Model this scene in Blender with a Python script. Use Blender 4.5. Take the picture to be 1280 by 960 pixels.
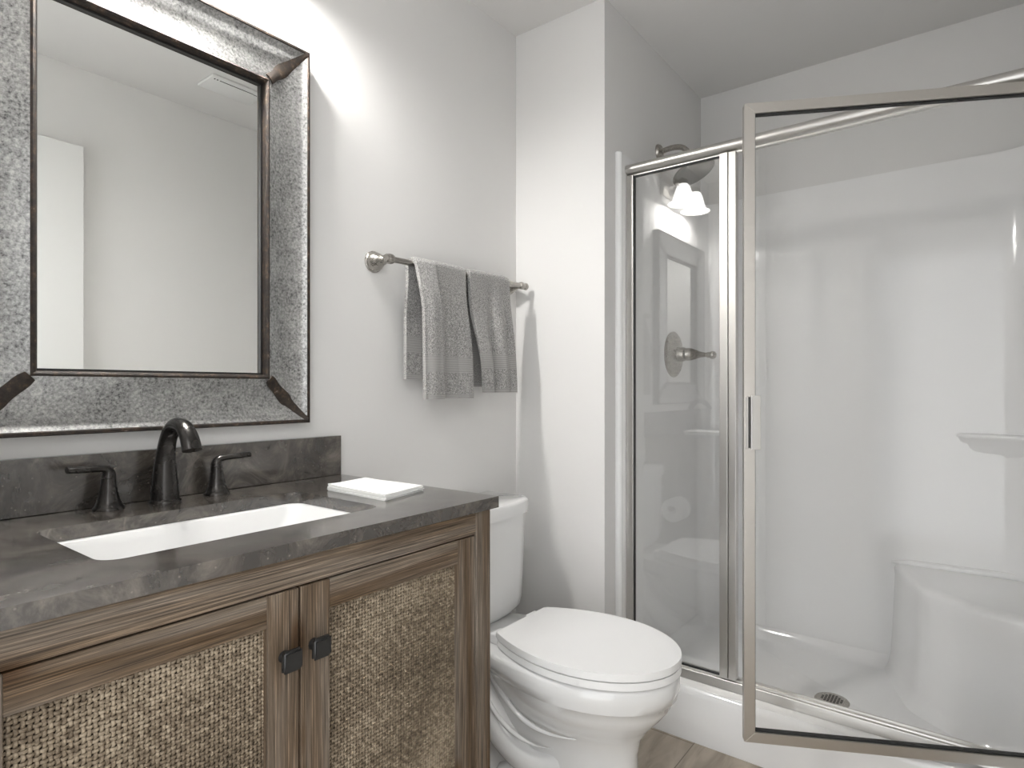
import bpy, bmesh, math, random
from math import sin, cos, pi, radians, sqrt
from mathutils import Vector, Matrix

random.seed(7)
for o in list(bpy.data.objects):
    bpy.data.objects.remove(o)
SC = bpy.context.scene
COL = SC.collection

# ------------------------------------------------------------------ camera, world, light, exposure
CAM_D, CAM_H, CAM_F, CAM_YAW, V0 = 1.3757, 1.1148, 758.13, 37.405, 485.4
cd = bpy.data.cameras.new('camera')
cd.sensor_fit = 'HORIZONTAL'; cd.sensor_width = 36.0
cd.lens = 36.0 * CAM_F / 1280.0
cd.shift_y = (V0 - 480.0) / 1280.0
cd.clip_start = 0.02
cam = bpy.data.objects.new('camera', cd); COL.objects.link(cam)
cam.location = (0, -CAM_D, CAM_H)
cam.rotation_euler = (radians(90), 0, radians(CAM_YAW - 90))
SC.camera = cam

SC.view_settings.view_transform = 'Standard'
SC.view_settings.look = 'None'
SC.view_settings.exposure = 0.92
SC.view_settings.gamma = 1.0
SC.view_settings.use_curve_mapping = False

w = bpy.data.worlds.new('ambient_fill'); SC.world = w  # even world light added as fill, enters through the open doorway
w.use_nodes = True
w.node_tree.nodes['Background'].inputs[0].default_value = (0.97, 0.985, 1.0, 1)
w.node_tree.nodes['Background'].inputs[1].default_value = 1.6

BULB_W = 10.2
FILL_W = 6.0
hl = bpy.data.lights.new('doorway_fill', 'AREA')          # added area light beyond the doorway, fills the room from behind the camera
hl.shape = 'DISK'; hl.size = 0.9; hl.energy = FILL_W; hl.color = (1, 0.985, 0.96)
ho = bpy.data.objects.new('doorway_fill', hl); COL.objects.link(ho)
ho.location = (-0.95, -2.25, 2.40)
ho.rotation_euler = (Vector((0.7, -0.7, 0.9)) - Vector(ho.location)).to_track_quat('-Z', 'Y').to_euler()

# ------------------------------------------------------------------ materials
def newmat(name):
    m = bpy.data.materials.new(name); m.use_nodes = True
    nt = m.node_tree
    return m, nt, nt.nodes['Principled BSDF'], nt.nodes, nt.links

def setp(b, **k):
    names = dict(color='Base Color', rough='Roughness', metal='Metallic', coat='Coat Weight', coatr='Coat Roughness',
                 spec='Specular IOR Level', sheen='Sheen Weight', ior='IOR', emit='Emission Color', emits='Emission Strength', sss='Subsurface Weight')
    for kk, v in k.items():
        i = b.inputs[names[kk]]
        i.default_value = (v[0], v[1], v[2], 1) if isinstance(v, tuple) else v

def N(nodes, t, **k):
    n = nodes.new(t)
    for a, v in k.items():
        if a.startswith('i_'):
            n.inputs[a[2:].replace('_', ' ')].default_value = v
        else:
            setattr(n, a, v)
    return n

def ramp(nodes, stops):
    r = nodes.new('ShaderNodeValToRGB'); e = r.color_ramp.elements
    while len(e) < len(stops): e.new(0.5)
    for el, (p, c) in zip(e, stops):
        el.position = p
        el.color = (c[0], c[1], c[2], 1) if isinstance(c, tuple) else (c, c, c, 1)
    return r

def texco(nodes, links, scale=(1, 1, 1), kind='Object', rot=(0, 0, 0), loc=(0, 0, 0)):
    tc = nodes.new('ShaderNodeTexCoord'); mp = nodes.new('ShaderNodeMapping')
    mp.inputs['Scale'].default_value = scale; mp.inputs['Rotation'].default_value = rot; mp.inputs['Location'].default_value = loc
    links.new(tc.outputs[kind], mp.inputs['Vector'])
    return mp.outputs['Vector']

def bump(nodes, links, b, height, strength=0.2, dist=0.002):
    bp = nodes.new('ShaderNodeBump'); bp.inputs['Strength'].default_value = strength; bp.inputs['Distance'].default_value = dist
    links.new(height, bp.inputs['Height']); links.new(bp.outputs['Normal'], b.inputs['Normal'])
    return bp

def mat_paint(name, col, rough=0.85, bs=0.05):
    m, nt, b, n, l = newmat(name)
    setp(b, color=col, rough=rough, spec=0.25)
    t = N(n, 'ShaderNodeTexNoise', i_Scale=220.0, i_Detail=3.0)
    l.new(texco(n, l), t.inputs['Vector'])
    bump(n, l, b, t.outputs['Fac'], bs, 0.001)
    return m

def mat_plain(name, col, rough=0.4, **k):
    m, nt, b, n, l = newmat(name)
    setp(b, color=col, rough=rough, **k)
    t = N(n, 'ShaderNodeTexNoise', i_Scale=40.0, i_Detail=2.0)
    l.new(texco(n, l), t.inputs['Vector'])
    mr = N(n, 'ShaderNodeMapRange'); mr.inputs['To Min'].default_value = rough * 0.9; mr.inputs['To Max'].default_value = rough * 1.1
    l.new(t.outputs['Fac'], mr.inputs['Value']); l.new(mr.outputs['Result'], b.inputs['Roughness'])
    return m

def mat_brushed(name, col, rough, axis='z'):
    m, nt, b, n, l = newmat(name)
    setp(b, color=col, rough=rough, metal=1.0)
    sc = {'z': (400, 400, 6), 'x': (6, 400, 400), 'y': (400, 6, 400)}[axis]
    t = N(n, 'ShaderNodeTexNoise', i_Scale=1.0, i_Detail=3.0)
    l.new(texco(n, l, sc), t.inputs['Vector'])
    mr = N(n, 'ShaderNodeMapRange'); mr.inputs['To Min'].default_value = rough - 0.05; mr.inputs['To Max'].default_value = rough + 0.07
    l.new(t.outputs['Fac'], mr.inputs['Value']); l.new(mr.outputs['Result'], b.inputs['Roughness'])
    return m

def mat_wood(name, axis, seed):
    m, nt, b, n, l = newmat(name)
    setp(b, rough=0.62, spec=0.25)
    long, cross = 2.2, 34.0
    sc = {'x': (long, cross, cross), 'z': (cross, cross, long)}[axis]
    v = texco(n, l, sc, loc=(seed, seed * 1.7, seed * 0.3))
    # broad colour drift
    t0 = N(n, 'ShaderNodeTexNoise', i_Scale=0.55, i_Detail=3.0, i_Distortion=1.2); l.new(v, t0.inputs['Vector'])
    r0 = ramp(n, [(0.30, (0.066, 0.041, 0.021)), (0.47, (0.110, 0.079, 0.053)), (0.66, (0.155, 0.128, 0.102))]); l.new(t0.outputs['Fac'], r0.inputs['Fac'])
    # fine streaks
    sc2 = {'x': (7, 520, 520), 'z': (520, 520, 7)}[axis]
    v2 = texco(n, l, sc2, loc=(seed, 0, seed))
    t1 = N(n, 'ShaderNodeTexNoise', i_Scale=1.0, i_Detail=4.0, i_Roughness=0.65, i_Distortion=0.3); l.new(v2, t1.inputs['Vector'])
    r1 = ramp(n, [(0.36, 0.28), (0.46, 0.88), (0.56, 1.1), (0.64, 2.2)]); l.new(t1.outputs['Fac'], r1.inputs['Fac'])
    mx = N(n, 'ShaderNodeMix', data_type='RGBA', blend_type='MULTIPLY'); mx.inputs['Factor'].default_value = 0.85
    l.new(r0.outputs['Color'], mx.inputs['A']); l.new(r1.outputs['Color'], mx.inputs['B'])
    # knots
    kn = {'x': (5.0, 13, 13), 'z': (13, 13, 5.0)}[axis]
    v3 = texco(n, l, kn, loc=(seed * 2.3, 0.3, seed))
    vo = N(n, 'ShaderNodeTexVoronoi', i_Scale=1.0, i_Randomness=1.0); l.new(v3, vo.inputs['Vector'])
    r3 = ramp(n, [(0.05, (0.40, 0.28, 0.17)), (0.12, (0.62, 0.47, 0.32)), (0.24, (1, 1, 1))]); l.new(vo.outputs['Distance'], r3.inputs['Fac'])
    mk = N(n, 'ShaderNodeMix', data_type='RGBA', blend_type='MULTIPLY'); mk.inputs['Factor'].default_value = 0.9
    l.new(mx.outputs['Result'], mk.inputs['A']); l.new(r3.outputs['Color'], mk.inputs['B'])
    l.new(mk.outputs['Result'], b.inputs['Base Color'])
    bump(n, l, b, t1.outputs['Fac'], 0.35, 0.0012)
    return m

def mat_stone(name):
    m, nt, b, n, l = newmat(name)
    v = texco(n, l)
    t0 = N(n, 'ShaderNodeTexNoise', i_Scale=9.0, i_Detail=9.0, i_Roughness=0.72, i_Distortion=1.0); l.new(v, t0.inputs['Vector'])
    r0 = ramp(n, [(0.3, (0.019, 0.0162, 0.0142)), (0.5, (0.052, 0.0445, 0.038)), (0.70, (0.155, 0.134, 0.114))]); l.new(t0.outputs['Fac'], r0.inputs['Fac'])
    # pale veins: thin bands of a distorted noise
    t1 = N(n, 'ShaderNodeTexNoise', i_Scale=3.2, i_Detail=5.0, i_Distortion=1.6); l.new(v, t1.inputs['Vector'])
    r1 = ramp(n, [(0.487, 0.0), (0.499, 0.7), (0.503, 0.7), (0.515, 0.0)]); l.new(t1.outputs['Fac'], r1.inputs['Fac'])
    t1b = N(n, 'ShaderNodeTexNoise', i_Scale=11.0, i_Detail=2.0); l.new(v, t1b.inputs['Vector'])
    r1b = ramp(n, [(0.5, 0.0), (0.66, 0.75)]); l.new(t1b.outputs['Fac'], r1b.inputs['Fac'])
    mm = N(n, 'ShaderNodeMath', operation='MULTIPLY'); l.new(r1.outputs['Color'], mm.inputs[0]); l.new(r1b.outputs['Color'], mm.inputs[1])
    mx = N(n, 'ShaderNodeMix', data_type='RGBA'); l.new(mm.outputs[0], mx.inputs['Factor'])
    l.new(r0.outputs['Color'], mx.inputs['A']); mx.inputs['B'].default_value = (0.19, 0.165, 0.14, 1)
    # small light flecks
    vo = N(n, 'ShaderNodeTexVoronoi', i_Scale=60.0); l.new(v, vo.inputs['Vector'])
    r2 = ramp(n, [(0.05, 1.0), (0.12, 0.0)]); l.new(vo.outputs['Distance'], r2.inputs['Fac'])
    mf = N(n, 'ShaderNodeMath', operation='MULTIPLY'); l.new(r2.outputs['Color'], mf.inputs[0]); mf.inputs[1].default_value = 0.35
    m2 = N(n, 'ShaderNodeMix', data_type='RGBA'); l.new(mf.outputs[0], m2.inputs['Factor'])
    l.new(mx.outputs['Result'], m2.inputs['A']); m2.inputs['B'].default_value = (0.32, 0.28, 0.24, 1)
    l.new(m2.outputs['Result'], b.inputs['Base Color'])
    t3 = N(n, 'ShaderNodeTexNoise', i_Scale=13.0, i_Detail=4.0); l.new(v, t3.inputs['Vector'])
    mr = N(n, 'ShaderNodeMapRange'); mr.inputs['To Min'].default_value = 0.10; mr.inputs['To Max'].default_value = 0.36
    l.new(t3.outputs['Fac'], mr.inputs['Value']); l.new(mr.outputs['Result'], b.inputs['Roughness'])
    setp(b, spec=0.9, coat=0.6, coatr=0.12)
    t4 = N(n, 'ShaderNodeTexNoise', i_Scale=180.0, i_Detail=3.0); l.new(v, t4.inputs['Vector'])
    bump(n, l, b, t4.outputs['Fac'], 0.08, 0.001)
    return m

def mat_galv(name):
    m, nt, b, n, l = newmat(name)
    v = texco(n, l)
    t0 = N(n, 'ShaderNodeTexNoise', i_Scale=170.0, i_Detail=6.0, i_Roughness=0.7); l.new(v, t0.inputs['Vector'])
    t1 = N(n, 'ShaderNodeTexNoise', i_Scale=14.0, i_Detail=3.0, i_Distortion=0.8); l.new(v, t1.inputs['Vector'])
    ad = N(n, 'ShaderNodeMath', operation='MULTIPLY_ADD'); l.new(t1.outputs['Fac'], ad.inputs[0]); ad.inputs[1].default_value = 0.25; l.new(t0.outputs['Fac'], ad.inputs[2])
    r0 = ramp(n, [(0.46, (0.085, 0.085, 0.085)), (0.55, (0.23, 0.23, 0.226)), (0.66, (0.335, 0.335, 0.328)), (0.80, (0.50, 0.495, 0.48))]); l.new(ad.outputs[0], r0.inputs['Fac'])
    l.new(r0.outputs['Color'], b.inputs['Base Color'])
    setp(b, rough=0.40, metal=0.7, spec=0.5)
    bump(n, l, b, t0.outputs['Fac'], 0.15, 0.001)
    return m

def mat_rust(name):
    m, nt, b, n, l = newmat(name)
    v = texco(n, l)
    t0 = N(n, 'ShaderNodeTexNoise', i_Scale=70.0, i_Detail=6.0, i_Roughness=0.7); l.new(v, t0.inputs['Vector'])
    r0 = ramp(n, [(0.35, (0.011, 0.008, 0.006)), (0.52, (0.027, 0.019, 0.014)), (0.64, (0.062, 0.037, 0.022)), (0.74, (0.26, 0.22, 0.20))]); l.new(t0.outputs['Fac'], r0.inputs['Fac'])
    l.new(r0.outputs['Color'], b.inputs['Base Color'])
    setp(b, rough=0.6, metal=0.25)
    bump(n, l, b, t0.outputs['Fac'], 0.5, 0.002)
    return m

def mat_terry(name, col):
    m, nt, b, n, l = newmat(name)
    uv = N(n, 'ShaderNodeUVMap'); uv.uv_map = 'cloth'
    sp = N(n, 'ShaderNodeSeparateXYZ'); l.new(uv.outputs['UV'], sp.inputs[0])     # y of this map: metres above the hem
    vr = ramp(n, [(0.0, 0.0), (0.012, 0.0), (0.016, 1.0), (0.078, 1.0), (0.080, 0.0), (0.127, 0.0), (0.130, 1.0)])
    vr.color_ramp.interpolation = 'LINEAR'
    l.new(sp.outputs['Y'], vr.inputs['Fac'])                                       # 1 = looped pile, 0 = flat woven band and hem
    t0 = N(n, 'ShaderNodeTexNoise', i_Scale=300.0, i_Detail=3.0, i_Roughness=0.8); l.new(texco(n, l), t0.inputs['Vector'])
    wv = N(n, 'ShaderNodeMath', operation='MULTIPLY'); l.new(sp.outputs['Y'], wv.inputs[0]); wv.inputs[1].default_value = 2 * pi / 0.0045
    sn = N(n, 'ShaderNodeMath', operation='SINE'); l.new(wv.outputs[0], sn.inputs[0])
    sc = N(n, 'ShaderNodeMath', operation='MULTIPLY_ADD'); l.new(sn.outputs[0], sc.inputs[0]); sc.inputs[1].default_value = 0.07; sc.inputs[2].default_value = 0.51
    mixh = N(n, 'ShaderNodeMix', data_type='FLOAT'); l.new(vr.outputs['Color'], mixh.inputs['Factor']); l.new(sc.outputs[0], mixh.inputs['A']); l.new(t0.outputs['Fac'], mixh.inputs['B'])
    r = ramp(n, [(0.36, (col[0] * 0.42, col[1] * 0.42, col[2] * 0.42)), (0.5, col), (0.62, (col[0] * 1.7, col[1] * 1.7, col[2] * 1.7))])
    l.new(mixh.outputs['Result'], r.inputs['Fac']); l.new(r.outputs['Color'], b.inputs['Base Color'])
    setp(b, rough=0.95, spec=0.1, sheen=0.25)
    bump(n, l, b, mixh.outputs['Result'], 0.6, 0.003)
    return m

def mat_cane(name):
    m, nt, b, n, l = newmat(name)
    v = texco(n, l, (60, 60, 60))
    t0 = N(n, 'ShaderNodeTexNoise', i_Scale=1.6, i_Detail=3.0, i_Roughness=0.7); l.new(v, t0.inputs['Vector'])
    t1 = N(n, 'ShaderNodeTexNoise', i_Scale=0.11, i_Detail=2.0); l.new(v, t1.inputs['Vector'])
    ad = N(n, 'ShaderNodeMath', operation='MULTIPLY_ADD'); l.new(t1.outputs['Fac'], ad.inputs[0]); ad.inputs[1].default_value = 0.5; l.new(t0.outputs['Fac'], ad.inputs[2])
    r = ramp(n, [(0.5, (0.07, 0.052, 0.034)), (0.72, (0.165, 0.126, 0.086)), (0.92, (0.33, 0.27, 0.195))]); l.new(ad.outputs[0], r.inputs['Fac'])
    l.new(r.outputs['Color'], b.inputs['Base Color'])
    setp(b, rough=0.6, spec=0.3)
    return m

def mat_tile(name):
    m, nt, b, n, l = newmat(name)
    v = texco(n, l, loc=(0.28, 0.063, 0))
    br = N(n, 'ShaderNodeTexBrick', offset=0.5)
    br.inputs['Scale'].default_value = 1.0; br.inputs['Brick Width'].default_value = 0.61; br.inputs['Row Height'].default_value = 0.305
    br.inputs['Mortar Size'].default_value = 0.0016; br.inputs['Color1'].default_value = (1, 1, 1, 1); br.inputs['Color2'].default_value = (0.9, 0.9, 0.9, 1)
    br.inputs['Mortar'].default_value = (0, 0, 0, 1)
    l.new(v, br.inputs['Vector'])
    v2 = texco(n, l, (5, 22, 1))
    t0 = N(n, 'ShaderNodeTexNoise', i_Scale=1.0, i_Detail=5.0, i_Distortion=0.9); l.new(v2, t0.inputs['Vector'])
    r0 = ramp(n, [(0.30, (0.31, 0.26, 0.205)), (0.5, (0.43, 0.37, 0.30)), (0.7, (0.54, 0.475, 0.395))]); l.new(t0.outputs['Fac'], r0.inputs['Fac'])
    mx = N(n, 'ShaderNodeMix', data_type='RGBA'); l.new(br.outputs['Fac'], mx.inputs['Factor'])
    l.new(r0.outputs['Color'], mx.inputs['A']); mx.inputs['B'].default_value = (0.20, 0.17, 0.135, 1)
    l.new(mx.outputs['Result'], b.inputs['Base Color'])
    setp(b, rough=0.5)
    inv = N(n, 'ShaderNodeMath', operation='SUBTRACT'); inv.inputs[0].default_value = 1.0; l.new(br.outputs['Fac'], inv.inputs[1])
    bump(n, l, b, inv.outputs[0], 0.6, 0.0015)
    return m

def mat_glass(name, f0):
    # clear flat pane: mirror reflection by angle, the rest passes straight through
    m = bpy.data.materials.new(name); m.use_nodes = True
    nt = m.node_tree; n = nt.nodes; l = nt.links
    n.remove(n['Principled BSDF'])
    ge = n.new('ShaderNodeNewGeometry')
    dt = N(n, 'ShaderNodeVectorMath', operation='DOT_PRODUCT'); l.new(ge.outputs['Normal'], dt.inputs[0]); l.new(ge.outputs['Incoming'], dt.inputs[1])
    ab = N(n, 'ShaderNodeMath', operation='ABSOLUTE'); l.new(dt.outputs['Value'], ab.inputs[0])
    su = N(n, 'ShaderNodeMath', operation='SUBTRACT', use_clamp=True); su.inputs[0].default_value = 1.0; l.new(ab.outputs[0], su.inputs[1])
    pw = N(n, 'ShaderNodeMath', operation='POWER'); l.new(su.outputs[0], pw.inputs[0]); pw.inputs[1].default_value = 5.0
    ma = N(n, 'ShaderNodeMath', operation='MULTIPLY_ADD'); l.new(pw.outputs[0], ma.inputs[0]); ma.inputs[1].default_value = 1 - f0; ma.inputs[2].default_value = f0
    tr = n.new('ShaderNodeBsdfTransparent'); tr.inputs[0].default_value = (0.985, 0.985, 0.983, 1)
    gl = n.new('ShaderNodeBsdfGlossy'); gl.inputs['Roughness'].default_value = 0.0; gl.inputs['Color'].default_value = (1, 1, 1, 1)
    mx = n.new('ShaderNodeMixShader'); l.new(ma.outputs[0], mx.inputs[0]); l.new(tr.outputs[0], mx.inputs[1]); l.new(gl.outputs[0], mx.inputs[2])
    l.new(mx.outputs[0], n['Material Output'].inputs['Surface'])
    return m

M = {}
M['wall'] = mat_paint('wall_paint', (0.73, 0.723, 0.71))
M['ceiling'] = mat_paint('ceiling_paint', (0.70, 0.69, 0.675), 0.9)
M['trim'] = mat_paint('trim_paint', (0.74, 0.74, 0.725), 0.45, 0.02)
M['tile'] = mat_tile('floor_tile')
M['woodx'] = mat_wood('weathered_wood_horizontal', 'x', 1.3)
M['woodz'] = mat_wood('weathered_wood_vertical', 'z', 4.1)
M['stone'] = mat_stone('dark_stone')
M['ceramic'] = mat_plain('white_ceramic', (0.77, 0.77, 0.765), 0.12, coat=0.5, coatr=0.04)
M['seat'] = mat_plain('white_plastic_seat', (0.86, 0.86, 0.855), 0.22)
M['acrylic'] = mat_plain('white_gelcoat', (0.86, 0.86, 0.857), 0.09)
M['nickel'] = mat_brushed('brushed_nickel', (0.62, 0.605, 0.58), 0.33, 'z')
M['nickelh'] = mat_brushed('brushed_nickel_horizontal', (0.62, 0.605, 0.58), 0.34, 'y')
M['doornickel'] = mat_plain('satin_nickel_door', (0.60, 0.575, 0.54), 0.36, metal=1.0)
M['sprayer'] = mat_plain('dark_nickel_spray_disc', (0.16, 0.155, 0.15), 0.4, metal=0.8)
M['satin'] = mat_brushed('satin_nickel_fitting', (0.40, 0.38, 0.35), 0.27, 'x')
M['chrome'] = mat_plain('polished_chrome', (0.8, 0.8, 0.8), 0.08, metal=1.0)
M['black'] = mat_plain('matt_black_metal', (0.012, 0.0115, 0.011), 0.42)
M['bronze'] = mat_plain('dark_bronze_metal', (0.045, 0.042, 0.040), 0.27, metal=0.85)
M['galv'] = mat_galv('galvanised_metal')
M['rust'] = mat_rust('rusted_edge')
M['gasket'] = mat_plain('black_rubber', (0.01, 0.01, 0.01), 0.6)
M['glass'] = mat_glass('clear_glass', 0.085)
M['doorglass'] = mat_glass('clear_door_glass', 0.04)
M['mirror'] = mat_plain('silvered_mirror', (0.86, 0.87, 0.855), 0.004, metal=1.0)
M['terry'] = mat_terry('grey_terry', (0.33, 0.322, 0.312))
M['cane'] = mat_cane('woven_cane')
M['dark'] = mat_plain('dark_backing', (0.035, 0.026, 0.018), 0.8)
M['paper'] = mat_plain('white_paper', (0.87, 0.87, 0.85), 0.8)
M['plastic'] = mat_plain('white_plastic', (0.80, 0.80, 0.78), 0.35)
mo, nt_, b_, n_, l_ = newmat('lit_opal_glass')
setp(b_, color=(0.9, 0.89, 0.87), rough=0.25, emit=(1.0, 0.985, 0.955), emits=3.5)
M['opal'] = mo

# ------------------------------------------------------------------ mesh helpers
class MB:
    """collects shapes with material slots and becomes one mesh object"""
    def __init__(s): s.bm = bmesh.new(); s.mats = []
    def mi(s, m):
        if m not in s.mats: s.mats.append(m)
        return s.mats.index(m)
    def _mark(s, faces, m):
        i = s.mi(m)
        for f in faces: f.material_index = i
    def box(s, x0, x1, y0, y1, z0, z1, m, bev=0.0, seg=2, mat=None):
        t = bmesh.new(); bmesh.ops.create_cube(t, size=1)
        for v in t.verts:
            v.co = Vector((x0 + (v.co.x + .5) * (x1 - x0), y0 + (v.co.y + .5) * (y1 - y0), z0 + (v.co.z + .5) * (z1 - z0)))
        if bev > 0:
            bmesh.ops.bevel(t, geom=list(t.edges), offset=bev, segments=seg, affect='EDGES', profile=0.5)
        if mat is not None: t.transform(mat)
        s.join(t, m)
    def join(s, t, m):
        bmesh.ops.recalc_face_normals(t, faces=list(t.faces))
        vm = {}
        for v in t.verts: vm[v] = s.bm.verts.new(v.co)
        i = s.mi(m)
        for f in t.faces:
            try:
                nf = s.bm.faces.new([vm[v] for v in f.verts]); nf.material_index = i
            except ValueError: pass
        t.free()
    def loft(s, rings, m, caps=True, closed=True, loop=False):
        t = bmesh.new(); rv = [[t.verts.new(p) for p in r] for r in rings]
        n = len(rings[0]); k = len(rings)
        for a in range(k if loop else k - 1):
            A, B = rv[a], rv[(a + 1) % k]
            for i in range(n if closed else n - 1):
                j = (i + 1) % n
                try: t.faces.new((A[i], A[j], B[j], B[i]))
                except ValueError: pass
        if caps and not loop:
            t.faces.new(rv[0]); t.faces.new(list(reversed(rv[-1])))
        s.join(t, m)
    def tube(s, pts, rad, m, n=16, flat=None, up=None, caps=True):
        pts = [Vector(p) for p in pts]; rings = []
        k = len(pts)
        if not isinstance(rad, (list, tuple)): rad = [rad] * k
        prev = None
        for i, p in enumerate(pts):
            d = (pts[min(i + 1, k - 1)] - pts[max(i - 1, 0)]).normalized()
            if prev is None:
                u = Vector(up) if up else (Vector((0, 0, 1)) if abs(d.z) < .9 else Vector((1, 0, 0)))
            else: u = prev
            u = (u - d * u.dot(d)).normalized(); prev = u
            v = d.cross(u)
            r = rad[i]; ru, rv_ = r if isinstance(r, (tuple, list)) else (r, r)
            rings.append([p + u * ru * cos(2 * pi * a / n) + v * rv_ * sin(2 * pi * a / n) for a in range(n)])
        s.loft(rings, m, caps)
    def lathe(s, prof, origin, axis, m, n=32, caps=True):
        axis = Vector(axis).normalized(); o = Vector(origin)
        u = Vector((0, 0, 1)) if abs(axis.z) < .9 else Vector((1, 0, 0))
        u = (u - axis * u.dot(axis)).normalized(); v = axis.cross(u)
        s.loft([[o + axis * h + (u * cos(2 * pi * a / n) + v * sin(2 * pi * a / n)) * max(r, 1e-5) for a in range(n)] for r, h in prof], m, caps)
    def prism(s, poly, z0, z1, m, bev=0.0, seg=2, bev_bottom=True):
        t = bmesh.new()
        a = [t.verts.new((x, y, z0)) for x, y in poly]; b = [t.verts.new((x, y, z1)) for x, y in poly]
        t.faces.new(a); top = t.faces.new(list(reversed(b)))
        n = len(poly)
        for i in range(n):
            j = (i + 1) % n; t.faces.new((a[i], b[i], b[j], a[j]))
        if bev > 0:
            e = [e for e in t.edges if abs(e.verts[0].co.z - e.verts[1].co.z) < 1e-6 and (bev_bottom or e.verts[0].co.z > (z0 + z1) / 2)]
            bmesh.ops.bevel(t, geom=e, offset=bev, segments=seg, affect='EDGES', profile=0.5)
        s.join(t, m)
    def build(s, name, parent=None, smooth=True, angle=35, loc=None):
        me = bpy.data.meshes.new(name)
        bmesh.ops.recalc_face_normals(s.bm, faces=list(s.bm.faces)) if False else None
        s.bm.to_mesh(me); s.bm.free()
        for m in s.mats: me.materials.append(m)
        o = bpy.data.objects.new(name, me); COL.objects.link(o)
        if smooth:
            for p in me.polygons: p.use_smooth = True
            me.set_sharp_from_angle(angle=radians(40 if angle <= 30 else angle))
        if angle <= 30:
            wn = o.modifiers.new('flat_face_normals', 'WEIGHTED_NORMAL'); wn.keep_sharp = True; wn.weight = 80
        if parent is not None:
            o.parent = parent
            # geometry was written in world space: undo the parents' placement
            o.matrix_parent_inverse = world_of(parent).inverted()
        return o

def world_of(o):
    m = Matrix.LocRotScale(o.location, o.rotation_euler, o.scale)
    if o.parent: m = world_of(o.parent) @ o.matrix_parent_inverse @ m
    return m

def thing(name, label, cat, loc=(0, 0, 0), group=None):
    o = bpy.data.objects.new(name, None); COL.objects.link(o); o.location = loc
    o.empty_display_size = 0.05
    return tag(o, label, cat, group)

def tag(o, label, cat, group=None):
    o['label'] = label; o['category'] = cat
    if group: o['group'] = group
    return o

def struct(o):
    o['kind'] = 'structure'; return o

def smoothstep(a, b, x):
    t = max(0.0, min(1.0, (x - a) / (b - a))); return t * t * (3 - 2 * t)

def catmull(pts, n=6):
    P = [Vector(p) for p in pts]; out = []
    for i in range(len(P) - 1):
        p0, p1, p2, p3 = P[max(i - 1, 0)], P[i], P[i + 1], P[min(i + 2, len(P) - 1)]
        for k in range(n):
            t = k / n
            out.append(0.5 * ((2 * p1) + (-p0 + p2) * t + (2 * p0 - 5 * p1 + 4 * p2 - p3) * t * t + (-p0 + 3 * p1 - 3 * p2 + p3) * t ** 3))
    out.append(P[-1]); return out

# ------------------------------------------------------------------ room shell
X1, Y1, X2, Y2, HC = 1.824, -0.376, 2.7293, -1.595, 2.44
XL = 0.06
def wallbox(name, *a, m='wall'):
    b = MB(); b.box(*a, M[m]); return struct(b.build(name, smooth=False))
wallbox('floor', -0.06, X2, Y2, 0, -0.10, 0, m='tile')
wallbox('ceiling', -0.06, X2, Y2, 0, HC, HC + 0.1, m='ceiling')
wallbox('wall_back', -0.06, X1 + 0.02, 0, 0.12, -0.1, HC + 0.1)
wallbox('wall_alcove', X1, X2 + 0.12, Y1, 0.12, -0.1, HC + 0.1)
wallbox('wall_right', X2, X2 + 0.12, Y2 - 0.12, Y1, -0.1, HC + 0.1)
wallbox('wall_front', -0.06, X2, Y2 - 0.12, Y2, -0.1, HC + 0.1)
b = MB()                                                               # left wall with the doorway the room is seen through
b.box(-0.06, XL, -0.70, 0, -0.1, HC + 0.1, M['wall'])
b.box(-0.06, XL, Y2, -0.70, 2.10, HC + 0.1, M['wall'])
struct(b.build('wall_left', smooth=False))
b = MB()                                                               # door leaf folded back against the front wall
b.box(XL + 0.02, 0.905, Y2 + 0.022, Y2 + 0.057, 0.012, 2.10, M['trim'], 0.002, 1)
struct(b.build('door_1', smooth=False))

# ------------------------------------------------------------------ vanity cabinet
CX0, CX1, CY = 0.086, 1.004, -0.55
ZC = 0.8836; ZCB = 0.8595
D0, D1, DM = 0.130, 0.957, 0.5435
DZ0, DZ1 = 0.300, 0.8085
van = thing('vanity_cabinet', 'weathered brown wooden vanity cabinet with two woven cane doors under the dark stone top', 'vanity cabinet', ((CX0 + CX1) / 2, -0.27, 0))
b = MB()
b.box(CX0, D0, CY, CY + 0.022, 0.0, ZCB, M['woodz'], 0.0015, 1)
b.box(D1, CX1, CY, CY + 0.022, 0.0, ZCB, M['woodz'], 0.0015, 1)
b.box(D0, D1, CY + 0.001, CY + 0.022, DZ1 + 0.003, ZCB, M['woodx'], 0.001, 1)
b.box(D0, D1, CY + 0.001, CY + 0.022, 0.24, DZ0 - 0.003, M['woodx'], 0.001, 1)
b.box(CX0, CX0 + 0.02, CY + 0.022, -0.003, 0.0, ZCB, M['woodz'])
b.box(CX1 - 0.02, CX1, CY + 0.022, -0.003, 0.0, ZCB, M['woodz'])
b.box(CX0 + 0.02, CX1 - 0.02, -0.015, -0.003, 0.12, ZCB, M['dark'])
b.box(CX0 + 0.02, CX1 - 0.02, CY + 0.022, -0.015, 0.12, 0.14, M['dark'])
b.box(CX0 + 0.02, CX1 - 0.02, CY + 0.03, CY + 0.04, 0.14, 0.70, M['dark'])
b.build('body', van, angle=30)

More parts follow.
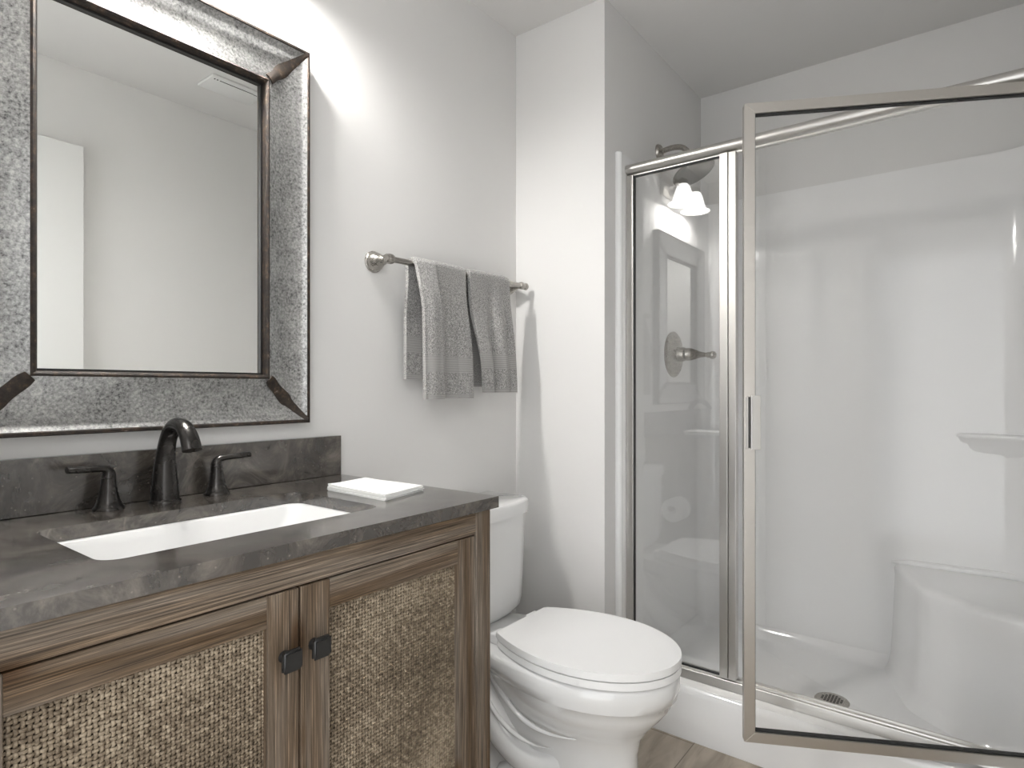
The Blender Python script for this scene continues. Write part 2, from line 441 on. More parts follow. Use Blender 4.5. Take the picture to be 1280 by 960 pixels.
SW, RT = 0.0525, 0.047           # stile width, top rail
def cane_mesh(wd, ht, px, pz):
    verts = []; faces = []
    nx = int(wd / px); nz = int(ht / pz); px = wd / nx; pz = ht / nz
    K = 6; amp = 0.0015
    def strand(path, a, c):
        base = len(verts)
        for i, (p, tn) in enumerate(path):
            for q in range(K):
                th = 2 * pi * q / K
                off = (a * cos(th), c * sin(th))
                verts.append((p[0] + off[0] * tn[0], p[1] + off[1], p[2] + off[0] * tn[1]))
        n = len(path)
        for i in range(n - 1):
            for q in range(K):
                r = (q + 1) % K
                faces.append((base + i * K + q, base + i * K + r, base + (i + 1) * K + r, base + (i + 1) * K + q))
    rnd = random.Random(3)
    for i in range(nx):
        x = (i + .5) * px; path = []; j = rnd.uniform(-.0005, .0005)
        for k in range(nz * 3 + 1):
            z = k * pz / 3
            y = -amp * cos(pi * (z / pz - .5) + pi * i)
            path.append(((x + j + rnd.uniform(-.00045, .00045), y, z), (1, 0)))
        strand(path, px * 0.37, 0.0010)
    for k in range(nz):
        z = (k + .5) * pz; path = []; j = rnd.uniform(-.0004, .0004)
        for i in range(nx * 3 + 1):
            x = i * px / 3
            y = amp * cos(pi * (x / px - .5) + pi * k)
            path.append(((x, y, z + j + rnd.uniform(-.0003, .0003)), (0, 1)))
        strand(path, pz * 0.37, 0.0010)
    me = bpy.data.meshes.new('cane_panel'); me.from_pydata(verts, [], faces); me.update()
    me.materials.append(M['cane'])
    for p in me.polygons: p.use_smooth = True
    return me
PW = DM - 0.002 - D0 - 2 * SW + 0.004
cane = cane_mesh(PW, DZ1 - DZ0 - 2 * RT + 0.006, 0.0063, 0.0062)
def door(x0, x1, knob_x, knob_z, knoblab):
    b = MB(); y0, y1 = CY + 0.0005, CY + 0.021
    b.box(x0, x0 + SW, y0, y1, DZ0, DZ1, M['woodz'], 0.0012, 1)
    b.box(x1 - SW, x1, y0, y1, DZ0, DZ1, M['woodz'], 0.0012, 1)
    b.box(x0 + SW, x1 - SW, y0 + 0.0006, y1, DZ1 - RT, DZ1, M['woodx'], 0.0008, 1)
    b.box(x0 + SW, x1 - SW, y0 + 0.0006, y1, DZ0, DZ0 + RT, M['woodx'], 0.0008, 1)
    d = b.build('door', van, angle=30)
    bk = MB(); bk.box(x0 + SW - .004, x1 - SW + .004, CY + 0.0165, CY + 0.0205, DZ0 + RT - .004, DZ1 - RT + .004, M['dark'])
    bk.build('backing_board', d, smooth=False)
    p = bpy.data.objects.new('cane_panel', cane); COL.objects.link(p); p.parent = d
    p.matrix_parent_inverse = world_of(d).inverted()
    p.location = (x0 + SW - 0.002, CY + 0.0128, DZ0 + RT - 0.003)
    p['label'] = 'tan woven cane panel'
    k = MB()
    k.lathe([(0.0095, 0), (0.0085, 0.004), (0.0065, 0.008), (0.0065, 0.016)], (knob_x, CY, knob_z), (0, -1, 0), M['black'], 20)
    t = bmesh.new(); bmesh.ops.create_cube(t, size=1)
    for v in t.verts: v.co = Vector((knob_x + v.co.x * 0.033, CY - 0.021 + v.co.y * 0.011, knob_z + v.co.z * 0.033))
    bmesh.ops.bevel(t, geom=list(t.edges), offset=0.004, segments=3, affect='EDGES')
    k.join(t, M['black'])
    ko = k.build('knob', d, angle=40); ko['label'] = 'square black metal knob'
    return d
door(D0 + 0.002, DM - 0.002, 0.516, 0.7115, '')
door(DM + 0.002, D1 - 0.002, 0.567, 0.714, '')

# ------------------------------------------------------------------ countertop with sink cut-out
KX0, KX1, KY = 0.0735, 1.017, -0.5623
SX0, SX1, SY0, SY1 = 0.308, 0.787, -0.455, -0.165
def rrect(x0, x1, y0, y1, r, n=6):
    out = []
    for cx, cy, a0 in ((x1 - r, y1 - r, 0), (x0 + r, y1 - r, 90), (x0 + r, y0 + r, 180), (x1 - r, y0 + r, 270)):
        for k in range(n + 1):
            a = radians(a0 + 90 * k / n); out.append((cx + r * cos(a), cy + r * sin(a)))
    return out
top = thing('countertop', 'dark grey stone countertop with backsplash and rectangular sink cut-out on the wooden vanity', 'countertop', ((KX0 + KX1) / 2, -0.28, ZCB))
b = MB()
inner = rrect(SX0, SX1, SY0, SY1, 0.03)
def to_outer(p):                                   # ray from the cut-out's centre line onto the slab's edge
    cx, cy = (SX0 + SX1) / 2, (SY0 + SY1) / 2
    dx, dy = p[0] - cx, p[1] - cy
    return None
nC = len(inner)
bv = 0.0015
def slab():
    t = bmesh.new()
    outer = [(KX1, -0.001), (KX0, -0.001), (KX0, KY), (KX1, KY)]
    def ring(pts, z): return [t.verts.new((x, y, z)) for x, y in pts]
    it, ib = ring(inner, ZC), ring(inner, ZCB)
    ot, ob = ring(outer, ZC), ring(outer, ZCB)
    q = 7
    for c in range(4):                              # four corners, then the strips between
        seq = list(range(c * q, c * q + q))
        for i, j in zip(seq, seq[1:]):
            t.faces.new((ot[c], it[i], it[j])); t.faces.new((ob[c], ib[j], ib[i]))
        i, j = c * q + q - 1, ((c + 1) * q) % nC; d = (c + 1) % 4
        t.faces.new((ot[c], it[i], it[j], ot[d])); t.faces.new((ob[c], ob[d], ib[j], ib[i]))
        t.faces.new((ot[c], ot[d], ob[d], ob[c]))
    for i in range(nC):
        j = (i + 1) % nC; t.faces.new((it[i], ib[i], ib[j], it[j]))
    e = [e for e in t.edges if len(e.link_faces) == 2 and e.calc_face_angle() > radians(60)]
    bmesh.ops.bevel(t, geom=e, offset=bv, segments=2, affect='EDGES')
    return t
b.join(slab(), M['stone'])
b.build('slab', top, angle=30)
b = MB(); b.box(KX0, KX1, -0.0205, -0.0008, ZC + 0.0002, 0.9881, M['stone'], 0.0015, 2); b.build('backsplash', top, angle=30)

# undermount basin
sink = thing('sink', 'white rectangular undermount sink set below the dark stone countertop', 'sink', ((SX0 + SX1) / 2, (SY0 + SY1) / 2, 0.72))
b = MB()
def sring(dx, dy, z, r): return [Vector((x, y, z)) for x, y in rrect(SX0 - 0.004 + dx, SX1 + 0.004 - dx, SY0 - 0.004 + dy, SY1 + 0.004 - dy, r)]
zb = ZCB - 0.0006
prof = [(-0.018, -0.018, zb - 0.012, .03), (-0.018, -0.018, zb, .03), (0.006, 0.006, zb, .03), (0.012, 0.010, zb - 0.004, .03), (0.018, 0.014, zb - 0.018, .032), (0.040, 0.024, zb - 0.05, .04),
        (0.062, 0.036, zb - 0.095, .05), (0.080, 0.052, zb - 0.115, .05), (0.13, 0.09, zb - 0.122, .045), (0.21, 0.125, zb - 0.127, .015)]
b.loft([sring(*p) for p in prof], M['ceramic'], caps=False)
cxs, cys = (SX0 + SX1) / 2, (SY0 + SY1) / 2
cap = bmesh.new(); cap.faces.new([cap.verts.new(p) for p in sring(0.21, 0.125, zb - 0.127, .015)]); b.join(cap, M['ceramic'])
outp = [(-0.018, -0.018, zb - 0.012, .03), (0.03, 0.02, zb - 0.07, .04), (0.07, 0.05, zb - 0.128, .05), (0.2, 0.12, zb - 0.138, .02)]
b.loft([sring(*p) for p in outp], M['ceramic'], caps=False)
b.build('basin', sink, angle=50)
b = MB(); b.lathe([(0.0, -0.003), (0.022, -0.003), (0.022, 0.0015), (0.019, 0.003), (0.012, 0.001), (0.0, 0.001)], (cxs, cys, zb - 0.126), (0, 0, 1), M['bronze'], 28)
b.build('drain_flange', sink)

# ------------------------------------------------------------------ faucet
fc = thing('faucet', 'dark bronze widespread faucet with arched spout and two lever handles behind the sink', 'faucet', (0.553, -0.062, ZC))
b = MB()
FX, FY = 0.552, -0.064
b.lathe([(0.030, 0), (0.030, 0.004), (0.027, 0.007)], (FX, FY, ZC), (0, 0, 1), M['bronze'], 32)
cl = catmull([(FX, FY, ZC + 0.005), (FX, FY + 0.001, ZC + 0.045), (FX, FY - 0.002, ZC + 0.09), (FX, FY - 0.016, ZC + 0.131), (FX, FY - 0.044, ZC + 0.157), (FX, FY - 0.078, ZC + 0.157), (FX, FY - 0.104, ZC + 0.137), (FX, FY - 0.117, ZC + 0.112)], 7)
k = len(cl)
rad = []
for i in range(k):
    t = i / (k - 1)
    d = 0.0265 * (1 - t) ** 1.5 + 0.0125 if t < .5 else 0.0219 - 0.0005
    w_ = 0.0265 + (0.0165 - 0.0265) * smoothstep(0, .42, t)
    h_ = 0.0265 + (0.0135 - 0.0265) * smoothstep(0, .5, t)
    w_ += 0.002 * smoothstep(.7, 1, t)
    rad.append((h_, w_))
b.tube(cl, rad, M['bronze'], 24, up=(0, 1, 0))
b.build('spout', fc, angle=50)
def handle(x, s):
    h = MB()
    h.lathe([(0.0265, 0), (0.0265, 0.004), (0.0235, 0.007), (0.0195, 0.016), (0.0155, 0.032), (0.0128, 0.052), (0.0122, 0.060)], (x, FY + 0.004, ZC), (0, 0, 1), M['bronze'], 28)
    o = h.build('handle', fc, angle=50)
    g = MB()
    y = FY + 0.004; z = ZC + 0.0605
    p = catmull([(x, y, z), (x, y, z + 0.009), (x + s * 0.006, y - 0.001, z + 0.0165), (x + s * 0.022, y - 0.004, z + 0.0195), (x + s * 0.045, y - 0.008, z + 0.0205), (x + s * 0.070, y - 0.011, z + 0.022)], 6)
    n = len(p); rr = []
    for i in range(n):
        t = i / (n - 1)
        rr.append((0.0122 + (0.0062 - 0.0122) * smoothstep(0, .6, t), 0.0122 + (0.0080 - 0.0122) * smoothstep(0, .6, t)))
    g.tube(p, rr, M['bronze'], 18, up=(0, 1, 0) if False else None)
    g.build('lever', o, angle=50)
handle(0.452, -1); handle(0.660, 1)

# ------------------------------------------------------------------ paper napkins
names = ['bottom white paper napkin of the stack, lying on the dark stone counter', 'second white napkin from the bottom of the small stack by the sink',
         'third white napkin from the bottom of the small stack by the sink', 'fourth white napkin from the bottom of the small stack by the sink',
         'white napkin just under the topmost one of the counter stack', 'topmost white paper napkin of the stack on the stone counter']
Q = [(0.836, -0.212), (0.958, -0.192), (0.966, -0.384), (0.829, -0.416)]
for i in range(6):
    z0 = ZC + 0.0004 + i * 0.0021
    j = 0.0022
    q = [(x + random.uniform(-j, j), y + random.uniform(-j, j)) for x, y in Q]
    t = bmesh.new(); nU = 10
    def P(u, v):
        a = Vector(q[0]).lerp(Vector(q[1]), u); c = Vector(q[3]).lerp(Vector(q[2]), u); return a.lerp(c, v)
    def curl(u, v): return 0.0032 * (i / 5) * (max(0, .35 - u) / .35) ** 2 * (0.25 + max(0, .5 - v)) + (0.0012 * (i / 5) * max(0, (.2 - v) / .2))
    gt = [[t.verts.new((*P(a / nU, c / nU), z0 + 0.0017 + curl(a / nU, c / nU))) for a in range(nU + 1)] for c in range(nU + 1)]
    gb = [[t.verts.new((*P(a / nU, c / nU), z0 + curl(a / nU, c / nU) * .8)) for a in range(nU + 1)] for c in range(nU + 1)]
    for c in range(nU):
        for a in range(nU):
            t.faces.new((gt[c][a], gt[c + 1][a], gt[c + 1][a + 1], gt[c][a + 1])); t.faces.new((gb[c][a], gb[c][a + 1], gb[c + 1][a + 1], gb[c + 1][a]))
    ed = [(c, 0) for c in range(nU + 1)] + [(nU, a) for a in range(1, nU + 1)] + [(c, nU) for c in range(nU - 1, -1, -1)] + [(0, a) for a in range(nU - 1, 0, -1)]
    for (c, a), (d, e) in zip(ed, ed[1:] + ed[:1]):
        t.faces.new((gt[c][a], gb[c][a], gb[d][e], gt[d][e]))
    m = MB(); m.join(t, M['paper'])
    tag(m.build('paper_napkin', angle=40), names[i], 'napkin', 'white napkins stacked on the counter')

# ------------------------------------------------------------------ mirror
MX0, MX1, MZ0, MZ1 = 0.348, 0.792, 1.147, 1.846
mir = thing('wall_mirror', 'large rectangular mirror in a wide rusty-edged galvanised metal frame above the sink', 'mirror', (0.57, 0, MZ0 - 0.115))
FW = 0.119
def frame_rings(prof):
    rings = []
    for cx, cz, sx, sz in ((MX0, MZ0, -1, -1), (MX1, MZ0, 1, -1), (MX1, MZ1, 1, 1), (MX0, MZ1, -1, 1)):
        rings.append([Vector((cx + sx * o, -h, cz + sz * o)) for o, h in prof])
    return rings
def frame_part(name, prof, m, sub=1):
    b = MB(); R = frame_rings(prof)
    fine = []
    for a in range(4):
        A, B = R[a], R[(a + 1) % 4]
        for s_ in range(sub): fine.append([p.lerp(q_, s_ / sub) for p, q_ in zip(A, B)])
    b.loft(fine, m, loop=True)
    return b.build(name, mir, angle=28)
cove = []
for i in range(15):
    t = i / 14
    o = 0.010 + t * (FW - 0.019)
    h = 0.010 + 0.022 * (1 - t) ** 2.1 + 0.025 * t ** 3.0
    cove.append((o, h))
frame_part('frame', cove + [(FW - 0.009, 0.0), (0.010, 0.0)], M['galv'])
ie = frame_part('inner_edge', [(0.0, 0.004), (0.0, 0.029), (0.0015, 0.0315), (0.006, 0.034), (0.0105, 0.0315), (0.0105, 0.004)], M['rust']); ie['label'] = 'rusted inner edge strip'
oe = frame_part('outer_edge', [(FW - 0.0105, 0.001), (FW - 0.0105, 0.0325), (FW - 0.007, 0.0370), (FW - 0.002, 0.0370), (FW, 0.034), (FW, 0.001)], M['rust']); oe['label'] = 'rusted outer edge strip'
lip = MB()                                                               # dark fillet between glass and frame
R = frame_rings([(-0.0045, 0.0115), (-0.0045, 0.0165), (0.0005, 0.0165), (0.0005, 0.0115)]); lip.loft(R, M['black'], loop=True); lip.build('retaining_lip', mir, angle=28)
for ci, (cx, cz, sx, sz) in enumerate(((MX0, MZ0, -1, -1), (MX1, MZ0, 1, -1), (MX1, MZ1, 1, 1), (MX0, MZ1, -1, 1))):
    rings = []                                                           # hammered corner seam following the cove
    rnd = random.Random(ci)
    for i in range(len(cove)):
        o, h = cove[i]; wdt = 0.0085 + 0.0065 * sin(pi * (i + .5) / len(cove)) ** .6 + 0.0012 * sin(i * 1.1 + ci) + rnd.uniform(-.0007, .0007)
        c = Vector((cx + sx * o, -h, cz + sz * o)); side = Vector((sx * 1, 0, -sz * 1)).normalized(); nrm = Vector((0, -1, 0))
        pts = []
        for q in range(7):
            s_ = (q - 3) / 3.0
            # each side of the seam lies on its own face of the cove
            off = side * wdt * s_
            along = abs(s_) * wdt * 0.7071
            pts.append(c + off + nrm * (0.0032 * (1 - s_ * s_) + 0.0006) )
        for q in (6, 0): pts.append(c + side * wdt * ((q - 3) / 3.0) - nrm * 0.006)
        rings.append(pts)
    b = MB(); b.loft(rings, M['rust']); so = b.build('corner_seam', mir, angle=40); so['label'] = 'rusted corner seam'
b = MB(); BV = 0.020
t = bmesh.new()
def mr(o, y): return [t.verts.new(p) for p in ((MX0 + o, y, MZ0 + o), (MX1 - o, y, MZ0 + o), (MX1 - o, y, MZ1 - o), (MX0 + o, y, MZ1 - o))]
A, Bq, Cq = mr(BV, -0.0115), mr(0.0, -0.01145), mr(0.0, -0.005)
t.faces.new(A); t.faces.new(Cq)
for i in range(4):
    j = (i + 1) % 4; t.faces.new((A[i], A[j], Bq[j], Bq[i])); t.faces.new((Bq[i], Bq[j], Cq[j], Cq[i]))
b.join(t, M['mirror']); b.build('mirror_glass', mir, smooth=False)

# ------------------------------------------------------------------ vanity light above the mirror
LXS, LY, LZ = (0.535, 0.715), -0.092, 2.135
vl = thing('vanity_light', 'two-lamp wall light with lit white bell shades, above the mirror, reflected in shower glass', 'wall light', (0.5925, 0, 2.2))
b = MB(); b.box(0.43, 0.82, -0.022, -0.001, 2.175, 2.312, M['satin'], 0.006, 3); b.build('backplate', vl, angle=35)
for x in LXS:
    a = MB()
    a.lathe([(0.020, 0), (0.018, 0.006), (0.009, 0.010), (0.009, 0.02)], (x, -0.022, 2.245), (0, -1, 0), M['satin'], 20)
    a.tube(catmull([(x, -0.035, 2.245), (x, -0.065, 2.262), (x, -0.088, 2.272), (x, LY, 2.262)], 5), 0.008, M['satin'], 14)
    ao = a.build('arm', vl)
    s_ = MB()
    s_.lathe([(0.010, 0.132), (0.024, 0.130), (0.026, 0.105), (0.022, 0.103)], (x, LY, LZ), (0, 0, 1), M['satin'], 24); s_.build('socket_cap', ao)
    s_ = MB()
    pr = [(0.026, 0.106), (0.034, 0.095), (0.043, 0.070), (0.050, 0.042), (0.058, 0.018), (0.070, 0.006), (0.080, 0.0), (0.081, -0.002), (0.078, -0.003), (0.066, 0.003), (0.054, 0.016), (0.046, 0.042), (0.039, 0.070), (0.030, 0.093), (0.022, 0.102)]
    s_.lathe(pr, (x, LY, LZ), (0, 0, 1), M['opal'], 40, caps=False); s_.build('lamp_shade', vl, angle=60)
    pl = bpy.data.lights.new('vanity_bulb', 'POINT'); pl.energy = BULB_W; pl.color = (1.0, 0.985, 0.96); pl.shadow_soft_size = 0.026
    po = bpy.data.objects.new('vanity_bulb', pl); COL.objects.link(po); po.location = (x, LY, LZ + 0.018)

# ------------------------------------------------------------------ towel bar and towels
BY = -0.072; BZ0, BZ1 = 1.4775, 1.4855
tb = thing('towel_bar', 'brushed nickel towel bar with round posts on the wall beside the mirror', 'towel bar', (1.46, 0, 1.45))
def bz(x): return BZ0 + (BZ1 - BZ0) * (x - 1.142) / (1.765 - 1.142)
b = MB()
b.tube([(1.142, BY, bz(1.142)), (1.768, BY, bz(1.768))], 0.0085, M['satin'], 20)
b.lathe([(0.0085, -0.012), (0.0125, -0.010), (0.0145, -0.004), (0.0145, 0.004), (0.0125, 0.010), (0.0085, 0.012)], (1.142, BY, bz(1.142)), (1, 0, 0), M['satin'], 24)
b.lathe([(0.0085, -0.014), (0.012, -0.011), (0.0135, -0.004), (0.0125, 0.006), (0.009, 0.009), (0.0095, 0.014), (0.0125, 0.018), (0.013, 0.023), (0.010, 0.028), (0.004, 0.031)], (1.764, BY, bz(1.764)), (1, 0, 0), M['satin'], 24)
b.lathe([(0.0085, 0.012), (0.0125, 0.009), (0.013, 0.004), (0.010, 0.0)], (1.125, BY, bz(1.142)), (1, 0, 0), M['satin'], 24)
b.build('bar', tb, angle=50)
for x in (1.142, 1.764):
    p = MB(); z = bz(x) + 0.000
    p.lathe([(0.031, 0.0), (0.031, 0.004), (0.028, 0.007), (0.0275, 0.012), (0.025, 0.019), (0.0185, 0.031), (0.0145, 0.040), (0.0135, 0.046), (0.010, 0.050), (0.0095, 0.062)], (x, -0.0005, z), (0, -1, 0), M['satin'], 32)
    p.build('mounting_post', tb, angle=40)

def towel(name, x0t, x1t, x0b, x1b, zb_f, zb_b, folds, seed, label, back=(0, 0), thick=0.012):
    """one folded towel hung over the bar: x at the bar, x at the front hem, hem heights"""
    rnd = random.Random(seed)
    R_ = 0.0085 + 0.0008
    zc = lambda u: bz(x0t + (x1t - x0t) * u)
    NU = 44
    rows = []; uvs = []
    Lf = 1.4815 - zb_f; Lb = 1.4815 - zb_b
    NV = 46
    seq = []
    for k in range(NV + 1): seq.append(('b', 1 - k / NV))
    for k in range(1, 10): seq.append(('o', k / 10))
    for k in range(NV + 1): seq.append(('f', k / NV))
    for kind, t in seq:
        row = []; uvr = []
        for i in range(NU + 1):
            u = i / NU
            if kind == 'o':
                a = pi * t
                x = x0t + (x1t - x0t) * u + (back[0] * (1 - t)) * (1 if u < .5 else 0) * 0
                y = BY + R_ * cos(a); z = zc(u) + R_ * sin(a) - 0.004 * (max(0, .1 - u) + max(0, u - .9)) / .1; tt = 0.4
            elif kind == 'f':
                s = t
                xa, xb = x0t + (x0b - x0t) * smoothstep(0, 1, s) , x1t + (x1b - x1t) * smoothstep(0, 1, s)
                x = xa + (xb - xa) * u
                y = BY - R_ - 0.004 * s
                z = zc(u) - s * (zc(u) - (zb_f[0] + (zb_f[1] - zb_f[0]) * u if isinstance(zb_f, tuple) else zb_f))
                grow = smoothstep(0.02, 0.55, s)
                for c0, c1, sf, dep, st_ in folds:
                    y -= dep * smoothstep(st_, st_ + 0.5, s) * smoothstep(c0 - sf, c0 + sf, u) * (1 - smoothstep(c1 - sf, c1 + sf, u))
                z -= 0.004 * (1 - s) * (smoothstep(.12, 0, u) if False else (max(0, .1 - u) + max(0, u - .9)) / .1)
                tt = s
            else:
                s = t
                x = x0t + (x1t - x0t) * u + back[0] * smoothstep(0, .25, s) * (1 - u) + back[1] * smoothstep(0, .3, s) * u
                y = BY + R_ + 0.012 * smoothstep(0, .5, s) + 0.003 * sin(7 * u + seed)
                z = zc(u) - s * (zc(u) - zb_b); tt = s
            row.append((x, y, z))
            L = (Lf if kind == 'f' else Lb)
            uvr.append((u, 0.5 if kind == 'o' else (1 - tt) * L))
        rows.append(row); uvs.append(uvr)
    me = bpy.data.meshes.new(name)
    V = [p for r in rows for p in r]; W = NU + 1
    F = [(a * W + i, a * W + i + 1, (a + 1) * W + i + 1, (a + 1) * W + i) for a in range(len(rows) - 1) for i in range(NU)]
    me.from_pydata(V, [], F); me.update()
    ul = me.uv_layers.new(name='cloth')
    fu = [q for r in uvs for q in r]
    for lp in me.loops: ul.data[lp.index].uv = fu[lp.vertex_index]
    me.materials.append(M['terry'])
    for p in me.polygons: p.use_smooth = True
    o = bpy.data.objects.new(name, me); COL.objects.link(o)
    so = o.modifiers.new('thickness', 'SOLIDIFY'); so.thickness = thick; so.offset = -1.0; so.use_rim = True
    bvm = o.modifiers.new('soft_edge', 'BEVEL'); bvm.width = 0.003; bvm.segments = 2; bvm.limit_method = 'ANGLE'; bvm.angle_limit = radians(60)
    sb = o.modifiers.new('smooth', 'SUBSURF'); sb.levels = 1; sb.render_levels = 1
    return tag(o, label, 'towel', 'grey hand towels on the towel bar')
ZF1 = 1.085; ZF2 = 1.105
def towel_fix(*a, **k): return towel(*a, **k)
towel_fix('hand_towel', 1.222, 1.437, 1.224, 1.452, 1.083, 1.142, [(-1, .37, .04, .034, -0.12), (.50, .68, .09, -.010, 0.0), (.84, 2, .06, .016, .15), (.10, .22, .07, .008, 0.0)], 1,
          'left grey terry towel on the bar, hanging lower with a front pleat', back=(0.004, 0.0))
towel_fix('hand_towel', 1.458, 1.664, 1.500, 1.690, 1.100, 1.120, [(-1, .30, .07, .022, .25), (.40, .52, .07, -.012, 0.0), (.58, .74, .08, .018, .0), (.93, 2, .05, .010, 0.1)], 2,
          'right grey terry towel on the bar, next to the alcove corner', back=(0.0, 0.0))

# ------------------------------------------------------------------ toilet
TX = 1.43
toi = thing('toilet', 'white two-piece toilet with closed lid between the vanity and the shower', 'toilet', (TX, -0.45, 0))
def egg(z, yf, yb, hw, hb=None, yc=-0.52, nb=2.6, n=48):
    hb = hb or hw; out = []
    for i in range(n):
        a = 2 * pi * i / n; c, s_ = cos(a), sin(a)
        if s_ <= 0: out.append(Vector((TX + hw * c, yc + (yc - yf) * s_, z)))
        else:
            e = 2 / nb; out.append(Vector((TX + (hw + (hb - hw) * s_) * math.copysign(abs(c) ** e, c), yc + (yb - yc) * abs(s_) ** e, z)))
    return out
b = MB()
S = [(0.0, -0.705, -0.10, .112, .118), (0.006, -0.710, -0.095, .116, .122), (0.022, -0.706, -0.10, .112, .118), (0.035, -0.693, -0.115, .100, .106), (0.10, -0.682, -0.13, .094, .10), (0.17, -0.682, -0.15, .095, .095),
     (0.215, -0.694, -0.17, .106, .09), (0.25, -0.719, -0.18, .132, .088), (0.28, -0.746, -0.18, .156, .09), (0.31, -0.768, -0.17, .173, .095), (0.331, -0.774, -0.15, .177, .098), (0.336, -0.784, -0.12, .186, .105),
     (0.36, -0.790, -0.06, .190, .112), (0.385, -0.790, -0.045, .190, .115), (0.393, -0.786, -0.045, .186, .114), (0.396, -0.778, -0.05, .178, .11)]
b.loft([egg(z, yf, yb, hw, hb) for z, yf, yb, hw, hb in S], M['ceramic'])
# trapway bulge and its two raised ribs on each side of the base
for s_ in (-1, 1):
    b.tube(catmull([(TX + s_ * 0.02, -0.57, 0.20), (TX + s_ * 0.05, -0.50, 0.13), (TX + s_ * 0.072, -0.42, 0.10), (TX + s_ * 0.082, -0.33, 0.14), (TX + s_ * 0.085, -0.26, 0.22), (TX + s_ * 0.07, -0.20, 0.30), (TX + s_ * 0.05, -0.16, 0.34)], 6), [0.03 + 0.018 * smoothstep(0, 8, k) for k in range(37)], M['ceramic'], 20)
    b.tube(catmull([(TX + s_ * 0.06, -0.62, 0.215), (TX + s_ * 0.108, -0.565, 0.222), (TX + s_ * 0.128, -0.49, 0.222), (TX + s_ * 0.128, -0.41, 0.236), (TX + s_ * 0.114, -0.33, 0.275), (TX + s_ * 0.098, -0.26, 0.325)], 6), [0.0012 + 0.0063 * smoothstep(5, 17, k) for k in range(31)], M['ceramic'], 12)
    b.tube(catmull([(TX + s_ * 0.09, -0.50, 0.165), (TX + s_ * 0.112, -0.44, 0.165), (TX + s_ * 0.122, -0.37, 0.185), (TX + s_ * 0.124, -0.31, 0.225), (TX + s_ * 0.112, -0.25, 0.28), (TX + s_ * 0.09, -0.2, 0.33)], 6), [0.0012 + 0.0055 * smoothstep(2, 12, k) for k in range(31)], M['ceramic'], 12)
    b.lathe([(0.052, 0), (0.05, 0.03), (0.034, 0.06), (0.014, 0.075), (0, 0.078)], (TX + s_ * 0.08, -0.34, 0), (0, 0, 1), M['ceramic'], 28)
b.build('bowl', toi, angle=50)
def lid_outline(yf, yb, hw, hb, n=40):
    yc = -0.55; R_ = []
    for i in range(n + 1):
        a = -pi / 2 + (pi / 2) * i / n
        R_.append((hw * cos(a), yc + (yc - yf) * sin(a)))
    for i in range(1, 15):
        t = i / 14; y = yc + (yb - 0.012 - yc) * t
        R_.append((hw + (hb - hw) * (t ** 2.0), y))
    R_.append((hb - 0.004, yb - 0.003)); R_.append((hb - 0.012, yb))
    return [(TX + x, y) for x, y in R_] + [(TX - x, y) for x, y in reversed(R_) if x > 1e-6]
b = MB(); b.prism(lid_outline(-0.793, -0.318, 0.187, 0.124), 0.4005, 0.4185, M['seat'], 0.004, 3); b.build('seat', toi, angle=50)
b = MB(); b.prism(lid_outline(-0.793, -0.314, 0.187, 0.124), 0.4215, 0.4400, M['seat'], 0.006, 3); b.build('lid', toi, angle=50)
for s_ in (-1, 1):
    b = MB(); b.box(TX + s_ * 0.085 - 0.025, TX + s_ * 0.085 + 0.025, -0.318, -0.285, 0.3955, 0.426, M['seat'], 0.006, 3)
    b.build('hinge', toi, angle=50)
# tank: bowed front
def tank_ring(z, hw, yf, yb, bow, n=14, r=0.03):
    pts = [(-hw, yb), ]
    out = [Vector((TX - hw, yb, z)), Vector((TX - hw, (yb + yf) / 2, z))]
    for i in range(n + 1):
        u = -1 + 2 * i / n
        x = hw * u; y = yf - bow * (1 - u * u)
        if abs(u) > .9: y += 0.016 * ((abs(u) - .9) / .1) ** 2
        out.append(Vector((TX + x * (1 - 0.012 * (abs(u) > .99)), y, z)))
    out += [Vector((TX + hw, (yb + yf) / 2, z)), Vector((TX + hw, yb, z))]
    return out
b = MB()
T = [(0.393, 0.150, -0.165, -0.05, 0.020), (0.398, 0.170, -0.18, -0.035, 0.022), (0.412, 0.184, -0.187, -0.028, 0.024), (0.44, 0.189, -0.19, -0.024, 0.025), (0.50, 0.193, -0.192, -0.022, 0.026), (0.712, 0.202, -0.196, -0.022, 0.028)]
b.loft([tank_ring(*t) for t in T], M['ceramic']); b.build('tank', toi, angle=40)
b = MB()
T = [(0.7125, 0.206, -0.199, -0.019, 0.029), (0.713, 0.211, -0.203, -0.015, 0.030), (0.748, 0.212, -0.204, -0.014, 0.030), (0.754, 0.209, -0.201, -0.017, 0.030), (0.757, 0.202, -0.195, -0.022, 0.029)]
b.loft([tank_ring(*t) for t in T], M['ceramic']); b.build('tank_lid', toi, angle=40)
b = MB(); b.lathe([(0.013, 0), (0.013, 0.006), (0.007, 0.008), (0.007, 0.02)], (TX - 0.15, -0.2105, 0.655), (0, -1, 0), M['chrome'], 20)
b.tube([(TX - 0.150, -0.229, 0.655), (TX - 0.11, -0.236, 0.652), (TX - 0.075, -0.240, 0.648)], [0.006, 0.006, 0.008], M['chrome'], 14)
fl = b.build('flush_lever', toi); fl['label'] = 'chrome flush lever'

